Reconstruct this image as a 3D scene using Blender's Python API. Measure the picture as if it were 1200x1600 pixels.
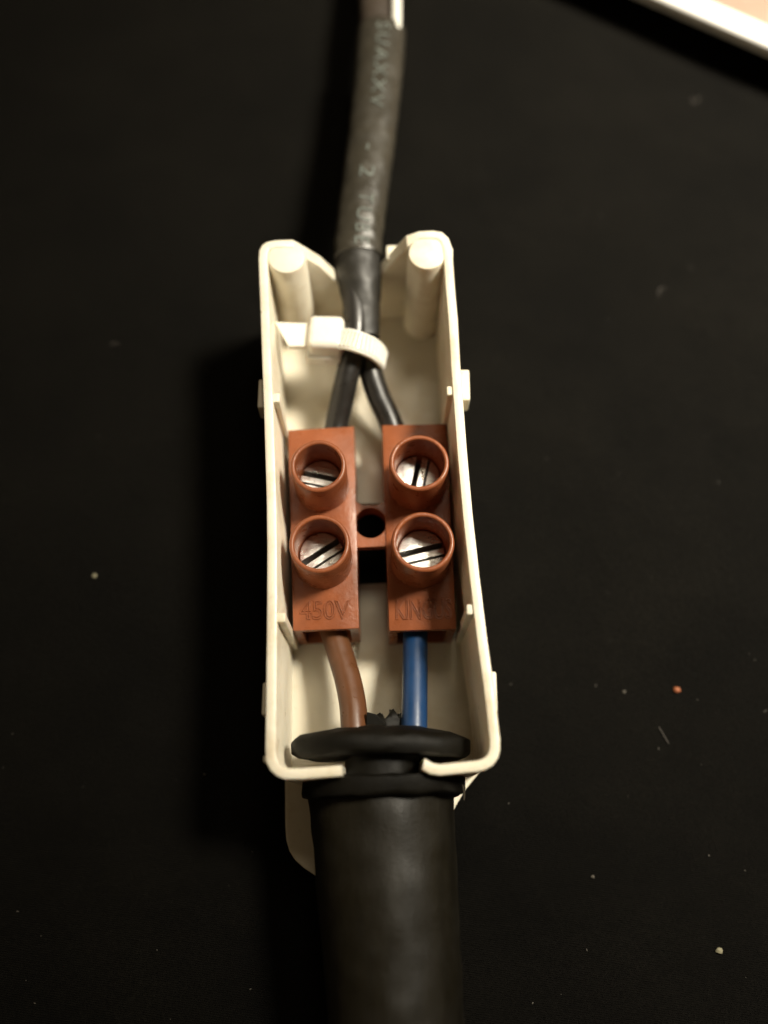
import bpy, bmesh, math, random
from mathutils import Vector, Matrix, noise

random.seed(7)
for o in list(bpy.data.objects): bpy.data.objects.remove(o)
C = bpy.context.scene.collection
S = 0.001                                   # everything below is written in millimetres

# ------------------------------------------------------------------ camera
TH = math.radians(18.7)
CAM = Vector((0, -31.4, 110.8))             # hand-held phone about 10 cm above the work
FPX = 1475.0
cam = bpy.data.cameras.new('Camera')
co = bpy.data.objects.new('Camera', cam); C.objects.link(co)
co.location = CAM * S
co.rotation_euler = (TH, 0, 0)
cam.sensor_fit = 'VERTICAL'; cam.sensor_height = 32.0; cam.sensor_width = 24.0
cam.lens = FPX / 1600 * 32
cam.clip_start = 0.005; cam.clip_end = 50
cam.dof.use_dof = True
cam.dof.focus_distance = 0.0995
cam.dof.aperture_fstop = 8.0
bpy.context.scene.camera = co

# ------------------------------------------------------------------ world, lamps, exposure
w = bpy.data.worlds.new('World'); bpy.context.scene.world = w; w.use_nodes = True
w.node_tree.nodes['Background'].inputs[0].default_value = (1.0, 0.72, 0.42, 1)
w.node_tree.nodes['Background'].inputs[1].default_value = 0.065

def lamp(name, kind, loc, target, energy, color, **kw):
    d = bpy.data.lights.new(name, kind)
    d.energy = energy; d.color = color
    for k, v in kw.items(): setattr(d, k, v)
    o = bpy.data.objects.new(name, d); C.objects.link(o)
    o.location = Vector(loc) * S
    dv = (Vector(target) - Vector(loc)).normalized()
    o.rotation_euler = dv.to_track_quat('-Z', 'Y').to_euler()
    return o
# room lamp up and to the right of the work, its pool of light falls off to the lower left
lamp('room_lamp', 'SPOT', (255, 140, 420), (84, 62, 0), 35, (1.0, 0.92, 0.76),
     shadow_soft_size=0.064, spot_size=math.radians(37), spot_blend=1.0)
lamp('fill_lamp_wide', 'AREA', (60, 260, 520), (0, 0, 0), 0.6, (1.0, 0.86, 0.64), size=0.14)  # added fill, lifts the dark lower left

sc = bpy.context.scene
sc.view_settings.view_transform = 'Standard'; sc.view_settings.look = 'None'
sc.view_settings.exposure = 0; sc.view_settings.gamma = 1
sc.view_settings.use_curve_mapping = False
sc.render.engine = 'CYCLES'
sc.cycles.max_bounces = 8

# ------------------------------------------------------------------ helpers
def at(px, py, z):
    """world point (mm) at height z seen at photograph pixel px,py"""
    u = (px - 600) / FPX; v = -(py - 800) / FPX
    d = Vector((u, math.sin(TH) + v * math.cos(TH), -math.cos(TH) + v * math.sin(TH)))
    t = (z - CAM.z) / d.z
    return CAM + d * t
def mmpx(px, py, z):
    v = -(py - 800) / FPX
    return ((z - CAM.z) / (-math.cos(TH) + v * math.sin(TH))) / FPX

def empty(name, loc):
    o = bpy.data.objects.new(name, None); C.objects.link(o)
    o.location = Vector(loc) * S; o.empty_display_size = 0.005
    return o
def tag(o, label=None, cat=None, group=None, kind=None):
    if label: o['label'] = label
    if cat: o['category'] = cat
    if group: o['group'] = group
    if kind: o['kind'] = kind
    return o
def origin(o):
    v = Vector((0, 0, 0))
    while o is not None:
        v += o.location / S; o = o.parent
    return v
def obj(name, bm, mat, parent=None, smooth=True, loc=None, bevel=0.0, sub=0, auto=40):
    """verts of bm are in world mm"""
    base = origin(parent) if parent else (Vector(loc) if loc else Vector((0, 0, 0)))
    bmesh.ops.recalc_face_normals(bm, faces=bm.faces[:])
    for v in bm.verts: v.co = (v.co - base) * S
    me = bpy.data.meshes.new(name); bm.to_mesh(me); bm.free()
    o = bpy.data.objects.new(name, me); C.objects.link(o)
    if parent: o.parent = parent
    elif loc: o.location = Vector(loc) * S
    me.materials.append(mat)
    if smooth:
        me.polygons.foreach_set('use_smooth', [True] * len(me.polygons))
        me.set_sharp_from_angle(angle=math.radians(auto))
    if bevel:
        m = o.modifiers.new('bevel', 'BEVEL'); m.width = bevel * S; m.segments = 3
        m.limit_method = 'ANGLE'; m.angle_limit = math.radians(38)
    if sub:
        m = o.modifiers.new('sub', 'SUBSURF'); m.levels = sub; m.render_levels = sub
    return o
def prism(bm, pts, z0, z1, inset=0.0):
    c = sum((Vector((p[0], p[1], 0)) for p in pts), Vector()) / len(pts)
    lo = [bm.verts.new((p[0], p[1], z0)) for p in pts]
    hi = [bm.verts.new((p[0] + (c.x - p[0]) * inset, p[1] + (c.y - p[1]) * inset, z1)) for p in pts]
    n = len(pts)
    fs = [bm.faces.new(lo[::-1]), bm.faces.new(hi)]
    for i in range(n):
        fs.append(bm.faces.new((lo[i], lo[(i+1) % n], hi[(i+1) % n], hi[i])))
    return fs
def catmull(pts, n):
    P = [Vector(p) for p in pts]
    P = [P[0] * 2 - P[1]] + P + [P[-1] * 2 - P[-2]]
    out = []
    for i in range(1, len(P) - 2):
        for k in range(n):
            t = k / n
            a, b, c, d = P[i-1], P[i], P[i+1], P[i+2]
            out.append(0.5 * ((2*b) + (c-a)*t + (2*a-5*b+4*c-d)*t*t + (3*b-a-3*c+d)*t**3))
    out.append(P[-2]); return out
def lerp_list(vals, n):
    out = []
    for i in range(len(vals) - 1):
        for k in range(n): out.append(vals[i] + (vals[i+1] - vals[i]) * k / n)
    out.append(vals[-1]); return out
def tube(bm, pts, radii, ns=24, n=8, flat=1.0, cap=True, rnd=0.0, power=2.0, jag=0.0):
    """swept tube through points; flat squashes its height"""
    P = catmull(pts, n); R = lerp_list(radii, n) if hasattr(radii, '__len__') else [radii] * len(P)
    rings = []
    for i, p in enumerate(P):
        t = (P[min(i+1, len(P)-1)] - P[max(i-1, 0)]).normalized()
        side = t.cross(Vector((0, 0, 1)))
        if side.length < 1e-3: side = Vector((1, 0, 0))
        side.normalize(); up = side.cross(t)
        ring = []
        for k in range(ns):
            a = 2 * math.pi * k / ns
            ca, sa = math.cos(a), math.sin(a)
            if power != 2.0:
                ca = math.copysign(abs(ca) ** (2/power), ca); sa = math.copysign(abs(sa) ** (2/power), sa)
            r = R[i]
            q = p + side * ca * r + up * sa * r * flat
            if rnd: q += (side * ca + up * sa) * noise.noise(q * 0.9) * rnd
            if jag and i == len(P) - 1: q += t * (noise.noise(Vector((k * 1.7, 3.1, 0))) * jag)
            ring.append(bm.verts.new(q))
        rings.append(ring)
    for a, b in zip(rings, rings[1:]):
        for k in range(ns):
            bm.faces.new((a[k], a[(k+1) % ns], b[(k+1) % ns], b[k]))
    if cap:
        bm.faces.new(rings[0][::-1]); bm.faces.new(rings[-1])
    return P
def lathe(bm, c, prof, ns=48, wob=0.0, seed=0):
    """prof: list of (r, z); open profile revolved round vertical axis at c"""
    rings = []
    for r, z in prof:
        ring = []
        for k in range(ns):
            a = 2 * math.pi * k / ns
            f = 1 + wob * noise.noise(Vector((math.cos(a) * 1.5 + seed, math.sin(a) * 1.5, z * .4)))
            dz = wob * 3 * noise.noise(Vector((math.cos(a) * 2.5, math.sin(a) * 2.5 + seed, 5)))
            ring.append(bm.verts.new((c[0] + r * f * math.cos(a), c[1] + r * f * math.sin(a), z + dz)))
        rings.append(ring)
    for a, b in zip(rings, rings[1:]):
        for k in range(ns):
            bm.faces.new((a[k], a[(k+1) % ns], b[(k+1) % ns], b[k]))
    return rings
def box(bm, c, size, rz=0.0, rx=0.0, ry=0.0, bev=0.0, seg=3):
    m = Matrix.Translation(Vector(c)) @ Matrix.Rotation(rz, 4, 'Z') @ Matrix.Rotation(ry, 4, 'Y') @ Matrix.Rotation(rx, 4, 'X') @ Matrix.Diagonal((*size, 1))
    r = bmesh.ops.create_cube(bm, size=1.0, matrix=m)
    if bev:
        es = list({e for v in r['verts'] for e in v.link_edges})
        bmesh.ops.bevel(bm, geom=es, offset=bev, segments=seg, affect='EDGES', profile=0.5)
def boolean(bm_a, bm_b, op='DIFFERENCE'):
    """returns a new bmesh of a op b"""
    tmp = []
    for b in (bm_a, bm_b):
        bmesh.ops.recalc_face_normals(b, faces=b.faces[:])
        me = bpy.data.meshes.new('t'); b.to_mesh(me); b.free()
        o = bpy.data.objects.new('t', me); C.objects.link(o); tmp.append(o)
    m = tmp[0].modifiers.new('b', 'BOOLEAN'); m.object = tmp[1]; m.operation = op; m.solver = 'EXACT'
    dg = bpy.context.evaluated_depsgraph_get(); dg.update()
    me = bpy.data.meshes.new_from_object(tmp[0].evaluated_get(dg))
    out = bmesh.new(); out.from_mesh(me)
    for o in tmp: bpy.data.objects.remove(o)
    return out
def text_bm(body, size, xs=1.0, fill=True, bevel=0.0, extrude=0.0, spacing=1.0):
    cu = bpy.data.curves.new('t', 'FONT'); cu.body = body; cu.size = size
    cu.space_character = spacing; cu.resolution_u = 4
    cu.align_x = 'CENTER'; cu.align_y = 'CENTER'
    cu.fill_mode = 'BOTH' if fill else 'NONE'
    cu.bevel_depth = bevel; cu.bevel_resolution = 1; cu.extrude = extrude
    o = bpy.data.objects.new('t', cu); C.objects.link(o)
    dg = bpy.context.evaluated_depsgraph_get(); dg.update()
    me = bpy.data.meshes.new_from_object(o.evaluated_get(dg))
    bpy.data.objects.remove(o)
    bm = bmesh.new(); bm.from_mesh(me)
    for v in bm.verts: v.co.x *= xs
    return bm

# ------------------------------------------------------------------ materials
class NT:
    def __init__(s, name):
        s.m = bpy.data.materials.new(name); s.m.use_nodes = True
        s.t = s.m.node_tree; s.b = s.t.nodes['Principled BSDF']
        s.tc = s.t.nodes.new('ShaderNodeTexCoord')
    def n(s, ty, **kw):
        x = s.t.nodes.new(ty)
        for k, v in kw.items(): setattr(x, k, v)
        return x
    def l(s, a, b): s.t.links.new(a, b)
    def noise(s, scale, detail=4, rough=.5, vec=None, stretch=None):
        x = s.n('ShaderNodeTexNoise'); x.inputs['Scale'].default_value = scale
        x.inputs['Detail'].default_value = detail; x.inputs['Roughness'].default_value = rough
        src = s.tc.outputs['Object']
        if stretch:
            mp = s.n('ShaderNodeMapping'); mp.inputs['Scale'].default_value = stretch[:3]
            if len(stretch) > 3: mp.inputs['Rotation'].default_value = (0, 0, stretch[3])
            s.l(src, mp.inputs[0]); src = mp.outputs[0]
        s.l(src, x.inputs['Vector']); return x.outputs['Fac']
    def ramp(s, fac, stops):
        r = s.n('ShaderNodeValToRGB'); e = r.color_ramp.elements
        while len(e) < len(stops): e.new(0.5)
        for el, (p, c) in zip(e, stops):
            el.position = p; el.color = (*c, 1) if len(c) == 3 else c
        s.l(fac, r.inputs[0]); return r.outputs[0]
    def bump(s, fac, strength, dist, prev=None):
        b = s.n('ShaderNodeBump'); b.inputs['Strength'].default_value = strength
        b.inputs['Distance'].default_value = dist
        s.l(fac, b.inputs['Height'])
        if prev: s.l(prev, b.inputs['Normal'])
        s.l(b.outputs[0], s.b.inputs['Normal']); return b.outputs[0]
    def set(s, **kw):
        for k, v in kw.items(): s.b.inputs[k.replace('_', ' ')].default_value = v
        return s
def g(v): return (v, v, v)

def plastic(name, c0, c1, rough, scale=300, bumps=0.15, spec=.5, rr=.12, sss=0.0, bscale=2500, bd=0.00008):
    t = NT(name)
    f = t.noise(scale, 5, .6)
    t.l(t.ramp(f, [(.3, c0), (.7, c1)]), t.b.inputs['Base Color'])
    r = t.noise(scale * 2.3, 4, .6)
    t.l(t.ramp(r, [(.3, g(max(0.02, rough - rr))), (.75, g(rough + rr))]), t.b.inputs['Roughness'])
    p = t.bump(t.noise(bscale, 4, .6), bumps, bd)
    t.bump(t.noise(180, 3, .5), bumps * .8, 0.0004, p)
    t.set(Specular_IOR_Level=spec)
    if sss:
        t.b.inputs['Subsurface Weight'].default_value = sss
        t.b.inputs['Subsurface Radius'].default_value = (1.0, .7, .45)
        t.b.inputs['Subsurface Scale'].default_value = 0.0008
    return t
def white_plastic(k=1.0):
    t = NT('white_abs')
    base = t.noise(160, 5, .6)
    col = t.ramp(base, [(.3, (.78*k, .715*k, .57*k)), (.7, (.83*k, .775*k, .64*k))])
    gr = t.noise(95, 6, .7)
    gm = t.ramp(gr, [(.50, g(0)), (.70, g(1))])
    mx = t.n('ShaderNodeMix', data_type='RGBA'); mx.inputs[7].default_value = (.50, .38, .21, 1)
    mul = t.n('ShaderNodeMath', operation='MULTIPLY'); mul.inputs[1].default_value = .6
    t.l(gm, mul.inputs[0]); t.l(mul.outputs[0], mx.inputs[0]); t.l(col, mx.inputs[6])
    sp = t.ramp(t.noise(1100, 3, .7), [(.70, g(0)), (.76, g(.7))])      # grime specks
    m2 = t.n('ShaderNodeMix', data_type='RGBA'); m2.inputs[7].default_value = (.22, .15, .08, 1)
    t.l(sp, m2.inputs[0]); t.l(mx.outputs[2], m2.inputs[6])
    t.l(m2.outputs[2], t.b.inputs['Base Color'])
    t.l(t.ramp(t.noise(500, 4, .6), [(.3, g(.26)), (.7, g(.5))]), t.b.inputs['Roughness'])
    p = t.bump(t.noise(1800, 3, .6), .12, 0.00008)
    t.bump(t.noise(120, 3, .5), .25, 0.0006, p)
    t.b.inputs['Subsurface Weight'].default_value = .2
    t.b.inputs['Subsurface Radius'].default_value = (1.0, .75, .5)
    t.b.inputs['Subsurface Scale'].default_value = 0.001
    return t.m
M = {}
M['white'] = white_plastic()
M['floor_shaded'] = white_plastic(.80)      # same plastic, darkened to imitate shade on the box floor
M['tie'] = plastic('tie_nylon', (.74, .71, .63), (.81, .78, .71), .34, 300, .12, sss=.3).m
M['terra'] = plastic('terracotta_plastic', (.20, .059, .023), (.285, .087, .034), .32, 260, .35, spec=.4, rr=.1, bscale=3200, bd=.00012).m
M['black_wire'] = plastic('black_pvc', (.012, .011, .010), (.02, .018, .016), .36, 400, .12).m
M['sleeve'] = plastic('sleeve_pvc', (.024, .021, .015), (.040, .035, .025), .38, 220, .2, spec=.8).m
M['shrunk'] = plastic('shrunk_pvc', (.010, .009, .007), (.018, .016, .012), .55, 220, .12).m
M['sheath'] = plastic('sheath_brown_black', (.03, .022, .016), (.045, .034, .024), .5, 250, .2).m
M['rubber'] = plastic('rubber', (.0025, .0021, .0013), (.007, .0058, .0035), .6, 160, .35, spec=.18, bscale=2400, bd=.0001).m
def barrel():
    t = NT('boot_barrel_rubber')
    f = t.noise(140, 6, .7, stretch=(1, .12, 1))
    t.l(t.ramp(f, [(.3, (.003, .0025, .0014)), (.72, (.0145, .0115, .006))]), t.b.inputs['Base Color'])
    t.l(t.ramp(t.noise(400, 5, .6), [(.3, g(.42)), (.7, g(.62))]), t.b.inputs['Roughness'])
    t.set(Specular_IOR_Level=.28)
    p = t.bump(t.noise(900, 5, .7, stretch=(1, .3, 1)), .3, .0002)
    t.bump(t.noise(3500, 3, .7), .5, .00006, p)
    return t.m
M['barrel'] = barrel()
M['brown_wire'] = plastic('brown_pvc', (.092, .037, .015), (.122, .048, .020), .38, 350, .12).m
M['blue_wire'] = plastic('blue_pvc', (.008, .036, .105), (.010, .046, .135), .42, 350, .15).m
M['ink'] = plastic('printed_ink', (.045, .05, .045), (.14, .16, .14), .6, 1500, .1).m
M['core_white'] = plastic('white_core_pvc', (.75, .73, .66), (.8, .78, .7), .4, 300, .1).m
M['tray'] = plastic('tray_white', (.78, .76, .72), (.82, .80, .76), .35, 80, .05).m
M['tray_in'] = plastic('tray_inner', (.26, .18, .135), (.33, .235, .175), .45, 80, .05).m
def steel():
    t = NT('zinc_steel'); t.set(Metallic=1.0)
    t.l(t.ramp(t.noise(2200, 5, .7), [(.29, (.20, .19, .17)), (.37, (.86, .85, .82)), (.7, (.95, .94, .92))]), t.b.inputs['Base Color'])
    t.l(t.ramp(t.noise(900, 4, .6), [(.3, g(.24)), (.7, g(.40))]), t.b.inputs['Roughness'])
    p = t.bump(t.noise(900, 4, .6, stretch=(1, 6, 1, .6)), .8, .00014)
    t.bump(t.noise(4500, 3, .6), .3, .00004, p)
    return t.m
M['steel'] = steel()
M['slot_shade'] = plastic('slot_shade', (.012, .010, .008), (.05, .045, .04), .5, 1500, .3).m  # dark colour standing in for the shade inside the screw slots
def cloth():
    t = NT('black_jersey')
    big = t.ramp(t.noise(45, 5, .65), [(.32, (.0010, .0009, .0007)), (.68, (.0046, .0040, .0029))])
    fine = t.ramp(t.noise(2300, 5, .85), [(.35, g(.2)), (.62, g(1.3)), (.76, g(3.0))])
    mm = t.n('ShaderNodeMix', data_type='RGBA', blend_type='MULTIPLY'); mm.inputs[0].default_value = 1
    mm.clamp_result = False
    t.l(big, mm.inputs[6]); t.l(fine, mm.inputs[7]); t.l(mm.outputs[2], t.b.inputs['Base Color'])
    t.set(Roughness=.8, Specular_IOR_Level=.08)
    t.b.inputs['Sheen Weight'].default_value = .02
    t.b.inputs['Sheen Roughness'].default_value = .5
    t.b.inputs['Sheen Tint'].default_value = (1, .9, .7, 1)
    mp = t.n('ShaderNodeMapping'); mp.inputs['Rotation'].default_value = (0, 0, math.radians(8))
    t.l(t.tc.outputs['Object'], mp.inputs[0])
    wv = t.n('ShaderNodeTexWave'); wv.bands_direction = 'Y'; wv.inputs['Scale'].default_value = 1450
    wv.inputs['Distortion'].default_value = 2.5; wv.inputs['Detail'].default_value = 2
    wv.inputs['Detail Scale'].default_value = .6
    t.l(mp.outputs[0], wv.inputs[0])
    p = t.bump(wv.outputs['Fac'], .9, .00016)
    p = t.bump(t.noise(2300, 5, .8), 1.0, .00025, p)
    t.bump(t.noise(90, 3, .5), .3, .0012, p)
    return t.m
M['cloth'] = cloth()
def simple(name, c, r=.7):
    return plastic(name, tuple(x * .8 for x in c), c, r, 2000, .2).m
M['crumb_orange'] = simple('crumb_orange', (.28, .085, .03))
M['crumb_pale'] = simple('crumb_pale', (.24, .22, .14))
M['fibre'] = simple('fibre', (.06, .05, .04))
M['lint'] = simple('lint', (.06, .052, .04))

# ------------------------------------------------------------------ black cloth
bm = bmesh.new()
N = 320; W = 760
def cloth_h(x, y):
    v = Vector((x * .011, y * .011, 1.3))
    d = (x * .8 + y * .6)
    h = 1.0 * noise.noise(v) + .28 * noise.noise(Vector((x * .045, y * .045, 4)))
    h += .35 * noise.noise(Vector((d * .05, (y * .8 - x * .6) * .012, 9)))
    near = max(0, 1 - math.hypot(x, y - 0) / 45)
    return (h - .9) * (1 - .7 * near)
vs = {}
for i in range(N + 1):
    for j in range(N + 1):
        # finer in the middle
        fx = (i / N * 2 - 1); fy = (j / N * 2 - 1)
        x = W / 2 * (fx * .35 + fx ** 3 * .65); y = W / 2 * (fy * .35 + fy ** 3 * .65) + 20
        vs[i, j] = bm.verts.new((x, y, cloth_h(x, y)))
for i in range(N):
    for j in range(N):
        bm.faces.new((vs[i, j], vs[i+1, j], vs[i+1, j+1], vs[i, j+1]))
tag(obj('cloth_surface', bm, M['cloth']), 'black ribbed cloth spread under the white box', kind='structure')

# ------------------------------------------------------------------ white box
ZT = 18.0
bx = empty('junction_box', (*at(590, 800, 0.8).xy, 0.8))
tag(bx, 'open white plastic cable box with notched far end holding the brown connector', 'cable box')
T = 1.06
# outer rim outline: (px, py, top height); counter-clockwise seen from above, starting at the left tip of the slot
out = [(535, 1213, 18), (505, 1215.5, 18), (470, 1218, 18), (445, 1218, 18), (432, 1213, 18), (422, 1204, 18), (415, 1190, 18),
       (414, 1170, 18), (415.5, 1060, 18), (416.5, 960, 18), (417, 860, 18), (416, 780, 18), (412.5, 660, 18), (409, 560, 18), (405.5, 460, 18),
       (403.5, 405, 18), (404.5, 391, 18), (409, 382, 18), (417, 377, 18), (430, 374.5, 18), (457, 373.5, 18), (464, 373.5, 17.5)]
pts = [(at(a, b, 18).xy, h) for a, b, h in out]
# far wall runs straight from corner to corner; its top falls into the V notch
A = at(464, 373.5, 18).xy; Bp = at(640, 362, 18).xy
for f, h in ((.18, 14.6), (.345, 10.6), (.36, 8.0), (.50, 8.0), (.62, 8.0), (.635, 10.2), (.80, 13.6), (.97, 17.4)):
    pts.append((A.lerp(Bp, f), h))
out2 = [(655, 360.5, 18), (676, 359.5, 18), (691, 362, 18), (701, 371, 18), (706, 385, 18), (707.5, 400, 18), (711, 450, 18), (715.5, 500, 18), (719.5, 570, 18),
        (725, 640, 18), (729.5, 700, 18), (738.5, 800, 18), (749.7, 900, 18), (762, 1000, 18), (772, 1070, 18), (777.5, 1115, 18), (782, 1155, 18),
        (782, 1172, 18), (779, 1184, 18), (771, 1196, 18), (759, 1203, 18), (747, 1206, 18), (688, 1212, 18), (672, 1210, 18), (660, 1203, 18)]
pts += [(at(a, b, 18).xy, h) for a, b, h in out2]
# slot floor between the two tips
a = pts[-1][0]; b = pts[0][0]
pts += [(a.lerp(b, .04), 5), (a.lerp(b, .5), 4.5), (a.lerp(b, .96), 5)]
def offset_loop(P, d):
    n = len(P); o = []
    for i in range(n):
        p0, p1, p2 = P[i-1], P[i], P[(i+1) % n]
        e1 = (p1 - p0).normalized(); e2 = (p2 - p1).normalized()
        n1 = Vector((e1.y, -e1.x)); n2 = Vector((e2.y, -e2.x))
        nn = (n1 + n2); nn.normalize()
        k = 1 / max(.6, nn.dot(n1))
        o.append(p1 + nn * d * k)
    return o
P2 = [p for p, h in pts]
area = sum(P2[i-1].x * P2[i].y - P2[i].x * P2[i-1].y for i in range(len(P2)))
sgn = -1 if area > 0 else 1        # inward
inner = offset_loop(P2, T * sgn)
wide = offset_loop(P2, T * 1.5 * sgn)
for i, (p, h) in enumerate(pts):
    if 20 < i < 30: inner[i] = wide[i]
cx = sum((p for p in P2), Vector((0, 0))) / len(P2)
bm = bmesh.new()
def draft(p, z):                    # walls lean in a little towards the base
    return p + (cx - p).normalized() * (18 - z) * .012
secs = []
n = len(P2)
for i in range(n):
    h = pts[i][1]
    o_, i_ = P2[i], inner[i]
    r = .22
    prof = [(o_, .8, 0), (o_, h - r, 0), (o_, h - r * .3, .3 * r), (o_, h, r), (i_, h, -r), (i_, h - r * .3, -.3 * r), (i_, h - r, 0), (i_, .8, 0)]
    sec = []
    dirv = (i_ - o_).normalized()
    for p, z, off in prof:
        q = draft(p, z) + dirv * off
        sec.append(bm.verts.new((q.x, q.y, z)))
    secs.append(sec)
for i in range(n):
    a_, b_ = secs[i], secs[(i+1) % n]
    for k in range(7):
        bm.faces.new((a_[k], a_[k+1], b_[k+1], b_[k]))
# floor slab with slightly dished top
mid = offset_loop(P2, T * .5 * sgn)
shell = obj('shell', bm, M['white'], bx, auto=35)
bm = bmesh.new()
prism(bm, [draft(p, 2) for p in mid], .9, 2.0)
cut = bmesh.new()                   # opening cut through the floor under the connector bridge, black cloth shows below
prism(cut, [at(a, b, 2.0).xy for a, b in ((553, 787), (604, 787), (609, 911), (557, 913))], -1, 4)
obj('base_plate', boolean(bm, cut), M['floor_shaded'], bx, auto=35)
# corner screw posts
for px, py in ((448, 403), (667, 397)):
    bm = bmesh.new(); c = at(px, py, 17.6)
    rings = lathe(bm, c, [(2.35, 2.0), (2.2, 17.5), (2.05, 17.78), (1.8, 17.85), (.01, 17.88)], 40)
    obj('screw_post', bm, M['white'], bx)
    bm = bmesh.new()           # web tying the post into the corner
    s = -1 if px < 560 else 1
    box(bm, (c.x + s * 1.9, c.y + .3, 9.7), (2.2, 1.2, 15.6), bev=.1)
    box(bm, (c.x + s * .3, c.y + 1.45, 9.8), (2.9, 1.0, 16.0), bev=.1)
    obj('post_web', bm, M['white'], bx)
# inner ribs, full height
def rib(px0, px1, py0, py1):
    a0 = at(px0, (py0 + py1) / 2, 17.7); a1 = at(px1, (py0 + py1) / 2, 17.7)
    wy = abs(at(px0, py0, 17.7).y - at(px0, py1, 17.7).y)
    bm = bmesh.new()
    box(bm, ((a0.x + a1.x) / 2, a0.y, 9.85), (a1.x - a0.x, wy, 15.7), bev=.14)
    obj('rib', bm, M['white'], bx)
rib(424, 437, 614, 628); rib(698, 713, 603, 617); rib(430, 446, 957, 972); rib(729, 744, 944, 960)
# outer snap lugs
def lug(px0, px1, py0, py1, z=15.8, hh=3.0):
    a0 = at(px0, py0, z + hh/2); a1 = at(px1, py1, z + hh/2)
    bm = bmesh.new()
    box(bm, ((a0.x + a1.x) / 2, (a0.y + a1.y) / 2, z), (abs(a1.x - a0.x), abs(a0.y - a1.y), hh), bev=.22)
    obj('snap_lug', bm, M['white'], bx)
lug(404, 420, 592, 637, 14.5); lug(716, 735, 577, 625, 14.5); lug(410.5, 424, 1066, 1118, 14.5); lug(762, 778, 1049, 1112, 14.5)
lug(411, 420, 1180, 1192, 15.5, 2.6)
bm = bmesh.new(); a0 = at(603, 382, 14); a1 = at(643, 405, 14)
box(bm, ((a0.x + a1.x) / 2, (a0.y + a1.y) / 2, 10), (abs(a1.x - a0.x), a0.y - a1.y, 8.0), bev=.3)
obj('snap_lug', bm, M['white'], bx)
# base tongue below the boot
bm = bmesh.new()
tg = [(445, 1190), (445.5, 1290), (447, 1312), (452, 1330), (461, 1344), (474, 1356), (492, 1368), (560, 1372), (640, 1345), (695, 1290), (726, 1236), (751, 1205), (751, 1190)]
prism(bm, [at(a, b, 2.0).xy for a, b in tg], .75, 2.03)
obj('base_tongue', bm, M['white'], bx, bevel=.25)

# ------------------------------------------------------------------ terminal block
ZB, ZR = 10.0, 16.5
tb = empty('terminal_block', (*at(580, 820, 2).xy, 2.0))
tag(tb, 'reddish brown two pole screw connector block lying inside the white box', 'terminal block')
cols = [[(450, 672), (553, 666), (561, 982), (458, 986)], [(597, 664), (697, 662), (713, 983), (608, 986)]]
tubes = [[(497, 727, 3.02), (499, 849, 3.2)], [(655, 722, 3.24), (661, 846, 3.3)]]
def bridge_bm():
    bm = bmesh.new()
    P = [at(a, b, 9.75).xy for a, b in ((546, 772), (556, 783), (566, 789), (590, 789), (600, 783), (612, 772), (614, 853), (552, 856))]
    prism(bm, P, 8.5, 9.75)
    c = at(579, 817, 9.75)
    cut = bmesh.new()
    bmesh.ops.create_cone(cut, cap_ends=True, segments=48, radius1=1.78, radius2=1.78, depth=14, matrix=Matrix.Translation((c.x, c.y, 9)))
    bm = boolean(bm, cut)
    lathe(bm, (c.x, c.y), [(2.3, 8.7), (2.3, 7.3), (1.8, 7.3), (1.8, 8.7)], 40)
    return bm
obj('bridge', bridge_bm(), M['terra'], tb, bevel=.06)
for ci, (cc, tt) in enumerate(zip(cols, tubes)):
    Q = [at(a, b, ZB).xy for a, b in cc]
    bm = bmesh.new(); prism(bm, Q, 2.05, ZB)
    bmesh.ops.bevel(bm, geom=bm.edges[:], offset=.12, segments=2, affect='EDGES', profile=.5)
    # recesses of the wire mouths at both ends
    cut = bmesh.new()
    for e0, e1 in ((Q[0], Q[1]), (Q[3], Q[2])):
        m_ = (e0 + e1) / 2; dx = (e1 - e0); ang = math.atan2(dx.y, dx.x)
        box(cut, (m_.x, m_.y, 6.1), (dx.length - 1.9, 3.4, 6.3), rz=ang)
    bm = boolean(bm, cut)
    cut = bmesh.new()
    for px, py, r in tt:
        c = at(px, py, ZR)
        bmesh.ops.create_cone(cut, cap_ends=True, segments=40, radius1=r * .8, radius2=r * .8, depth=5, matrix=Matrix.Translation((c.x, c.y, 10.2)))
    bm = boolean(bm, cut)
    hs = obj('pole_housing', bm, M['terra'], tb, auto=30)
    # moulded foot fins along the side
    for ti, (px, py, r) in enumerate(tt):
        c = at(px, py, ZR); bm = bmesh.new()
        ri = r - .54
        lathe(bm, c, [(r * .86, 9.6), (r + .1, 9.7), (r + .02, 12), (r, ZR - .25), (r - .07, ZR - .08), (r - .2, ZR), (ri + .18, ZR), (ri + .05, ZR - .07),
                      (ri, ZR - .25), (ri - .12, 12.5), (ri - .2, 7.6)], 56, wob=.012, seed=ci * 7 + ti * 3)
        obj('screw_tower', bm, M['terra'], tb, auto=60)
# embossed writing on the tops of the two poles
def emboss(body, cpx, cpy, hpx, wpx, ang):
    bm = text_bm(body, 3.0, 1.0, fill=False, bevel=.10)
    xs = [v.co.x for v in bm.verts]; ys = [v.co.y for v in bm.verts]
    c = at(cpx, cpy, ZB); k = mmpx(cpx, cpy, ZB)
    sx = wpx * k / (max(xs) - min(xs)); sy = hpx * k / (max(ys) - min(ys)) / .95
    mx, my = (max(xs) + min(xs)) / 2, (max(ys) + min(ys)) / 2
    R = Matrix.Rotation(ang, 4, 'Z')
    for v in bm.verts:
        p = R @ Vector(((v.co.x - mx) * sx, (v.co.y - my) * sy, 0))
        v.co = Vector((c.x + p.x, c.y + p.y, ZB + .03 + v.co.z))
    obj('lettering', bm, M['terra'], tb, auto=60)
emboss('450V', 508, 953, 30, 80, .02)
emboss('KINGUS', 662, 952, 32, 88, .02)
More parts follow.
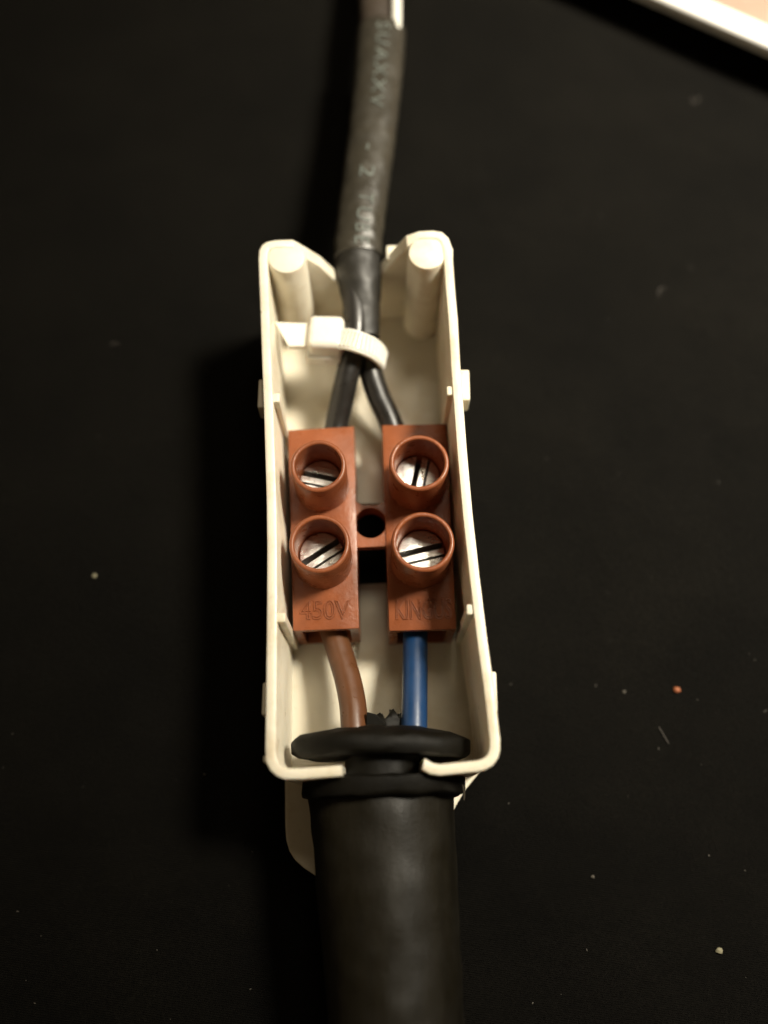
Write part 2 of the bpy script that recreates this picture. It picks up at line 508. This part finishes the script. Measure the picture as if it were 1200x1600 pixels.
# screws
def screw(px, py, ang, ri, tilt, off=(0, 0), z=12.4):
    c = at(px, py, ZR); c = Vector((c.x + off[0], c.y + off[1], 0))
    r = ri - .13
    bm = bmesh.new()
    rings = lathe(bm, (0, 0), [(0.02, -5), (r, -5), (r, -.22), (r - .07, -.07), (r - .22, 0), (0.02, .05)], 48)
    bm.faces.new(rings[0]); bm.faces.new(rings[-1])
    bmesh.ops.remove_doubles(bm, verts=bm.verts[:], dist=.001)
    cut = bmesh.new()
    box(cut, (0, .25, 0), (8, .66, 5.0))
    box(cut, (0, -.88, 0), (8, .27, 3.2))
    bm = boolean(bm, cut)
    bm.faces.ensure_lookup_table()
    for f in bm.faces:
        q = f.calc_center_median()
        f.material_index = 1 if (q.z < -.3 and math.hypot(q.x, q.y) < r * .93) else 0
    Mx = Matrix.Translation((c.x, c.y, z)) @ Matrix.Rotation(tilt[0], 4, 'X') @ Matrix.Rotation(tilt[1], 4, 'Y') @ Matrix.Rotation(ang, 4, 'Z')
    bmesh.ops.transform(bm, matrix=Mx, verts=bm.verts[:])
    s = obj('screw', bm, M['steel'], tb, auto=30)
    s.data.materials.append(M['slot_shade'])
R_ = math.radians
screw(497, 727, R_(-14), 2.40, (R_(-3), R_(-3)), z=12.4)
screw(655, 722, R_(78), 2.62, (R_(0), R_(2)), z=12.2)
screw(499, 849, R_(33), 2.58, (R_(2), R_(-3)))
screw(661, 846, R_(14), 2.68, (R_(1), R_(1)))
# brass clamp sleeves glimpsed in the wire mouths
# ------------------------------------------------------------------ twin lead coming in from the far end
tw = empty('twin_lead', (*at(590, 200, 0).xy, 0))
tag(tw, 'black twin lead with printed shrink sleeve entering the notched far end of the box', 'cable')
def wpath(L): return [at(a, b, z) for a, b, z in L]
bm = bmesh.new()
tube(bm, wpath([(545, 380, 11.6), (546, 415, 11.4), (552, 455, 11.4), (557, 495, 11.3), (554, 540, 10.8), (542, 590, 9.6), (534, 628, 8.2), (526, 665, 6.9), (522, 700, 6.4)]), 1.42, 28, 10)
obj('core', bm, M['black_wire'], tw)
bm = bmesh.new()
tube(bm, wpath([(577, 380, 10.8), (577, 415, 10.6), (574, 455, 10.3), (572, 495, 9.9), (572, 535, 9.4), (579, 580, 8.8), (592, 620, 7.9), (608, 655, 7.0), (622, 695, 6.4)]), 1.42, 28, 10)
obj('core', bm, M['black_wire'], tw)
# shrink sleeve
SL = [(596, 50, 8.5), (592, 110, 9.3), (584, 190, 10.4), (575, 260, 11.2), (566, 330, 11.7), (560, 380, 11.8), (560, 403, 11.8)]
SP = wpath(SL); SR = [37.5 * mmpx(a, b, z) for a, b, z in SL]
bm = bmesh.new(); PP = tube(bm, SP, SR, 40, 10, flat=.74, cap=False, rnd=.12)
o = obj('shrink_sleeve', bm, M['sleeve'], tw)
m = o.modifiers.new('s', 'SOLIDIFY'); m.thickness = .35 * S; m.offset = -1
bm = bmesh.new()
IL = [(561, 385, 11.7), (560, 410, 11.7), (562, 440, 11.4), (564, 470, 11.0), (565, 500, 10.7), (566, 528, 10.4)]
tube(bm, wpath(IL), [q * mmpx(562, 450, 11) for q in (34, 36, 34, 30, 28, 27)], 40, 10, flat=.78, rnd=.1)
obj('shrunk_end', bm, M['shrunk'], tw)
# printed words wrapped on the sleeve
def sleeve_text(body, py0, py1, hgt, side_off, par):
    bm = text_bm(body, 3.0, 1.0, fill=True, spacing=1.25)
    bmesh.ops.subdivide_edges(bm, edges=bm.edges[:], cuts=2)
    xs = [v.co.x for v in bm.verts]; ys = [v.co.y for v in bm.verts]
    x0, x1 = min(xs), max(xs); y0, y1 = min(ys), max(ys)
    RR = lerp_list(SR, 10)
    from bisect import bisect
    # arclength parameter by pixel row
    rows = lerp_list([s[1] for s in SL], 10)
    for v in bm.verts:
        f = (v.co.x - x0) / (x1 - x0); row = py0 + (py1 - py0) * f
        i = min(len(rows) - 2, max(0, bisect(rows, row) - 1))
        k = (row - rows[i]) / (rows[i+1] - rows[i])
        p = PP[i].lerp(PP[i+1], k); t = (PP[i+1] - PP[i]).normalized(); r = RR[i]
        sd = t.cross(Vector((0, 0, 1))).normalized()      # points to -x
        up = sd.cross(t)
        if sd.x < 0: sd = -sd
        if up.z < 0: up = -up
        s_ = side_off + ((v.co.y - y0) / (y1 - y0) - .5) * hgt   # +x = top of letters
        a = s_ / r
        q = p + sd * math.sin(a) * (r + .10) + up * math.cos(a) * (r * .74 + .10)
        q += (sd * math.sin(a) + up * math.cos(a)) * noise.noise(q * 0.9) * .12
        v.co = q
    return obj('printed_word', bm, M['ink'], par, auto=180)
sleeve_text('TUBE', 318, 396, 1.75, .5, o)
sleeve_text('2 -', 293, 246, 1.75, .5, o) if False else sleeve_text('- 2', 246, 294, 1.8, .2, o)
sleeve_text('SUAXXV', 60, 188, 1.7, .35, o)
bm = bmesh.new()
tube(bm, wpath([(592, -260, 4.5), (590, -150, 5.0), (588, -60, 6.2), (587, 0, 7.6), (590, 60, 8.6), (590, 110, 9.3)]), [25.5 * mmpx(590, 0, 7)] * 6, 32, 8, flat=.8)
obj('outer_sheath', bm, M['sheath'], tw)
bm = bmesh.new()
tube(bm, wpath([(616, -260, 5.5), (617, -150, 6.5), (619, -60, 8.0), (619.5, 0, 9.4), (619, 40, 9.8), (616, 75, 9.0)]), 7.6 * mmpx(619, 0, 9), 20, 8)
obj('white_core', bm, M['core_white'], tw)

# ------------------------------------------------------------------ cable tie
ct = empty('cable_tie', (*at(540, 540, 5).xy, 5))
tag(ct, 'white ribbed cable tie strapped round the two black cores', 'cable tie')
bm = bmesh.new()
hc = at(509, 515, 13.6)
box(bm, (hc.x, hc.y - .1, 11.9), (4.15, 4.35, 3.3), rz=R_(-2), rx=R_(-4), bev=.75, seg=5)
box(bm, (hc.x - .25, hc.y - .9, 10.6), (4.3, 3.6, 1.9), rz=R_(-5), bev=.4, seg=4)
obj('tie_head', bm, M['tie'], ct)
bm = bmesh.new()
P = [at(a, b, 12.3).xy for a, b in ((429, 503), (486, 505), (486, 541), (451, 541))]
prism(bm, P, 11.5, 12.3)
obj('tie_tail', bm, M['tie'], ct, bevel=.1)
bm = bmesh.new()
loop = [(530, 531, 12.6), (545, 532, 13.3), (562, 537, 13.2), (580, 545, 12.2), (592, 555, 10.6), (595, 563, 8.8), (586, 569, 7.2), (565, 568, 6.7), (545, 562, 7.4), (528, 552, 8.8), (520, 540, 10.2)]
LP = catmull([at(*p) for p in loop], 14)
half = 1.32; prev = None
for i, p in enumerate(LP):
    t = (LP[min(i+1, len(LP)-1)] - LP[max(i-1, 0)]).normalized()
    wv = Vector((.18, 1, 0)); wv = (wv - t * wv.dot(t)).normalized()
    nn = t.cross(wv).normalized()
    if nn.dot(p - at(563, 552, 10)) < 0: nn = -nn
    th = .62 if i % 4 else .22
    q = []
    for (u, v) in ((-1, 0), (-1, .42), (-.78, .52), (-.74, th), (.74, th), (.78, .52), (1, .42), (1, 0)):
        q.append(bm.verts.new(p + wv * u * half + nn * v))
    if prev:
        for k in range(8): bm.faces.new((prev[k], prev[(k+1) % 8], q[(k+1) % 8], q[k]))
    prev = q
obj('tie_strap', bm, M['tie'], ct, auto=50)

# ------------------------------------------------------------------ mains lead with rubber boot
ml = empty('mains_lead', (*at(600, 1300, 0).xy, 0))
tag(ml, 'thick black mains lead with rubber boot, its brown and blue wires feeding the connector', 'mains cable')
bm = bmesh.new()
tube(bm, wpath([(515, 968, 6.6), (521, 988, 6.8), (531, 1020, 7.4), (543, 1060, 8.2), (551, 1100, 9.0), (554, 1140, 9.6), (556, 1170, 9.8)]), [1.42, 1.45, 1.45, 1.45, 1.45, 1.45, 1.45], 28, 10)
obj('brown_wire', bm, M['brown_wire'], ml)
bm = bmesh.new()
tube(bm, wpath([(649, 968, 6.6), (649, 988, 6.8), (648.5, 1030, 7.8), (648, 1070, 8.6), (647.5, 1110, 9.3), (647, 1145, 9.7), (647, 1170, 9.8)]), 1.38, 28, 10)
obj('blue_wire', bm, M['blue_wire'], ml)
# torn end of the inner sheath between the two wires
bm = bmesh.new()
tube(bm, wpath([(603, 1175, 7.6), (602, 1150, 7.5), (601, 1124, 7.4)]), [3.3, 3.25, 3.1], 40, 5, flat=.8, cap=False, jag=2.6, rnd=.3)
o = obj('sheath_stub', bm, M['rubber'], ml)
m = o.modifiers.new('s', 'SOLIDIFY'); m.thickness = .8 * S; m.offset = -1
bm = bmesh.new()
fl = [at(573, 1112, 11.0), at(588, 1116, 10.6), at(604, 1130, 10.2), at(596, 1152, 10), at(570, 1152, 10)]
v1 = [bm.verts.new(p) for p in fl]; v2 = [bm.verts.new(p - Vector((0, 0, .7))) for p in fl]
bm.faces.new(v1); bm.faces.new(v2[::-1])
for i in range(5): bm.faces.new((v1[i], v1[(i+1) % 5], v2[(i+1) % 5], v2[i]))
obj('torn_flap', bm, M['rubber'], ml, bevel=.12)
# boot: flange inside the box, neck in the slot, flange outside, long barrel
boot = bmesh.new()
def ring_section(bm, cpx, cpy, z, hw_px, hh, power=2.4, ns=56, dz=0, tilt=0):
    c = at(cpx, cpy, z); hw = hw_px * mmpx(cpx, cpy, z); R = []
    for k in range(ns):
        a = 2 * math.pi * k / ns; ca, sa = math.cos(a), math.sin(a)
        X = math.copysign(abs(ca) ** (2/power), ca) * hw; Z = math.copysign(abs(sa) ** (2/power), sa) * hh
        y = c.y + tilt * X + .30 * noise.noise(Vector((X * .5, Z * .5, cpy * .1)))
        f = 1 + .022 * noise.noise(Vector((X * .35, Z * .35, cpy * .03)))
        X *= f; Z *= f
        R.append(bm.verts.new((c.x + X, y, z + Z)))
    return R
def loft(bm, secs):
    for a, b in zip(secs, secs[1:]):
        n = len(a)
        for k in range(n): bm.faces.new((a[k], a[(k+1) % n], b[(k+1) % n], b[k]))
    bm.faces.new(secs[0]); bm.faces.new(secs[-1])
bm = bmesh.new()
S_ = [ring_section(bm, 603, 1140, 9.6, 50, 3.6), ring_section(bm, 602, 1141, 9.6, 75, 5.0), ring_section(bm, 598, 1149, 9.6, 108, 6.4), ring_section(bm, 596, 1155, 9.6, 133, 7.0), ring_section(bm, 596, 1162, 9.6, 140, 7.3),
      ring_section(bm, 596, 1176, 9.6, 140, 7.3), ring_section(bm, 597, 1184, 9.6, 132, 7.0), ring_section(bm, 598, 1186, 9.6, 70, 4.5)]
loft(bm, S_)
bt = obj('boot_flange', bm, M['rubber'], ml, auto=50)
bm = bmesh.new()
S_ = [ring_section(bm, 597, 1180, 9.8, 58, 4.9), ring_section(bm, 597, 1218, 9.8, 58, 4.9)]
loft(bm, S_); obj('boot_neck', bm, M['rubber'], ml)
bm = bmesh.new()
S_ = [ring_section(bm, 599, 1213, 9.6, 60, 5, tilt=.02), ring_section(bm, 599, 1215, 9.6, 118, 7.6, tilt=.02), ring_section(bm, 599, 1219, 9.6, 126, 8.0, tilt=.02), ring_section(bm, 599, 1239, 9.6, 127, 8.0, tilt=.02),
      ring_section(bm, 598, 1244, 9.6, 124, 7.8, tilt=.02), ring_section(bm, 598, 1246, 9.6, 112, 7.2, tilt=.02)]
loft(bm, S_); obj('boot_collar', bm, M['rubber'], ml, auto=50)
bm = bmesh.new(); S_ = []
for i in range(60):
    f = i / 59; y = 1236 + f * 760
    cxp = 595 + min(1, (y - 1236) / 360) * 24; hw = 113.5 - min(1.0, (y - 1236) / 330) * 7
    if y > 1600: cxp = 619 + (y - 1600) * .03
    zc = 9.0 - f * 1.2
    hh = 7.2 + .15 * noise.noise(Vector((0, f * 7, 0)))
    S_.append(ring_section(bm, cxp, y, zc, hw, hh, power=2.0))
loft(bm, S_); obj('boot_barrel', bm, M['barrel'], ml, auto=50)
# frayed curl on the collar edge
bm = bmesh.new()
tube(bm, wpath([(716, 1217, 13.2), (722, 1226, 13), (725, 1238, 12.5), (725, 1250, 12)]), [.12, .1, .08, .05], 8, 6)
obj('frayed_edge', bm, simple('fray', (.12, .10, .07)), ml)

# ------------------------------------------------------------------ white tray in the corner
tr = empty('tray', (*at(1180, 20, 0).xy, 0))
tag(tr, 'white rimmed tray edge with beige inside lying at the far right corner of the cloth', 'tray')
A0 = at(1035, 0, 4.6); B0 = at(1200, 72, 4.6)
dv = (B0 - A0).normalized(); nv = Vector((-dv.y, dv.x, 0))
if nv.y < 0: nv = -nv
def tp(u, v, z): return Vector((A0.x, A0.y, 0)) + dv * u + nv * v + Vector((0, 0, z))
bm = bmesh.new()
U0, U1 = -60, 130
prof = [(4.5, .1), (3.5, 2.4), (.3, 2.7), (0, 2.9), (0, 4.3), (.3, 4.6), (3.3, 4.6), (3.7, 4.3), (4.0, 3.0), (90, 3.0), (90, .1)]
a_ = [bm.verts.new(tp(U0, v, z)) for v, z in prof]; b_ = [bm.verts.new(tp(U1, v, z)) for v, z in prof]
for k in range(len(prof)):
    bm.faces.new((a_[k], a_[(k+1) % len(prof)], b_[(k+1) % len(prof)], b_[k]))
bm.faces.new(a_); bm.faces.new(b_)
obj('rim', bm, M['tray'], tr, auto=30, bevel=.1)
bm = bmesh.new()
P = [tp(U0 + 4, 4.3, 0), tp(U1 - 4, 4.3, 0), tp(U1 - 4, 88, 0), tp(U0 + 4, 88, 0)]
prism(bm, [p.xy for p in P], 2.9, 3.25)
obj('inlay', bm, M['tray_in'], tr)

# ------------------------------------------------------------------ crumbs, fibres, lint
def on_cloth(px, py):
    p = at(px, py, -.5); z = cloth_h(p.x, p.y); p = at(px, py, z); return Vector((p.x, p.y, cloth_h(p.x, p.y)))
def crumb(px, py, r, mat, label):
    p = on_cloth(px, py); bm = bmesh.new()
    bmesh.ops.create_icosphere(bm, subdivisions=3, radius=r)
    for v in bm.verts:
        v.co *= 1 + .45 * noise.noise(v.co * (1.3 / r) + Vector((px, py, 0)))
        v.co.x *= 1.25; v.co.z *= .7; v.co += p + Vector((0, 0, r * .5))
    tag(obj('crumb', bm, mat, loc=p), label, 'crumb', 'crumbs on the black cloth')
crumb(1057, 1078, .34, M['crumb_orange'], 'orange crumb on the black cloth right of the box, the most colourful one')
crumb(1123, 1485, .30, M['crumb_pale'], 'pale yellow crumb on the cloth at the lower right')
crumb(148, 900, .24, M['crumb_pale'], 'tiny pale crumb alone on the dark cloth far left of the connector')
crumb(975, 1081, .18, M['lint'], 'dull speck on the cloth between the box and the orange crumb')
crumb(926, 1370, .18, M['lint'], 'small grey speck on the cloth right of the rubber boot')
def fibre(L, label):
    bm = bmesh.new()
    P = [on_cloth(a, b) + Vector((0, 0, .15)) for a, b in L]
    tube(bm, P, .055, 6, 6)
    tag(obj('fibre', bm, M['fibre'], loc=P[0]), label, 'fibre', 'loose fibres on the black cloth')
fibre([(1030, 464), (1029, 456), (1034, 451), (1040, 452)], 'curled hair-thin fibre on the cloth to the right of the box post')
fibre([(1080, 153), (1081, 161), (1087, 160), (1093, 153)], 'small looped fibre on the cloth below the white tray')
fibre([(1029, 1136), (1037, 1150), (1044, 1162)], 'short straight fibre on the cloth just below the orange crumb')
fibre([(174, 540), (180, 536), (186, 540)], 'faint bent fibre on the cloth far left of the cable tie')
bm = bmesh.new()
for i in range(170):
    px = random.uniform(-60, 1260); py = random.uniform(-60, 1660)
    if 400 < px < 790 and 0 < py < 1700: continue
    p = on_cloth(px, py); r = random.choice([.03, .04, .05, .07]) 
    m_ = Matrix.Translation(p + Vector((0, 0, .08))) @ Matrix.Rotation(random.random() * 6, 4, 'Z') @ Matrix.Diagonal((random.uniform(1, 2.4), 1, .6, 1))
    bmesh.ops.create_icosphere(bm, subdivisions=1, radius=r, matrix=m_)
tag(obj('lint', bm, M['lint']), 'fine dust and lint sprinkled over the black cloth', 'lint', kind='stuff')
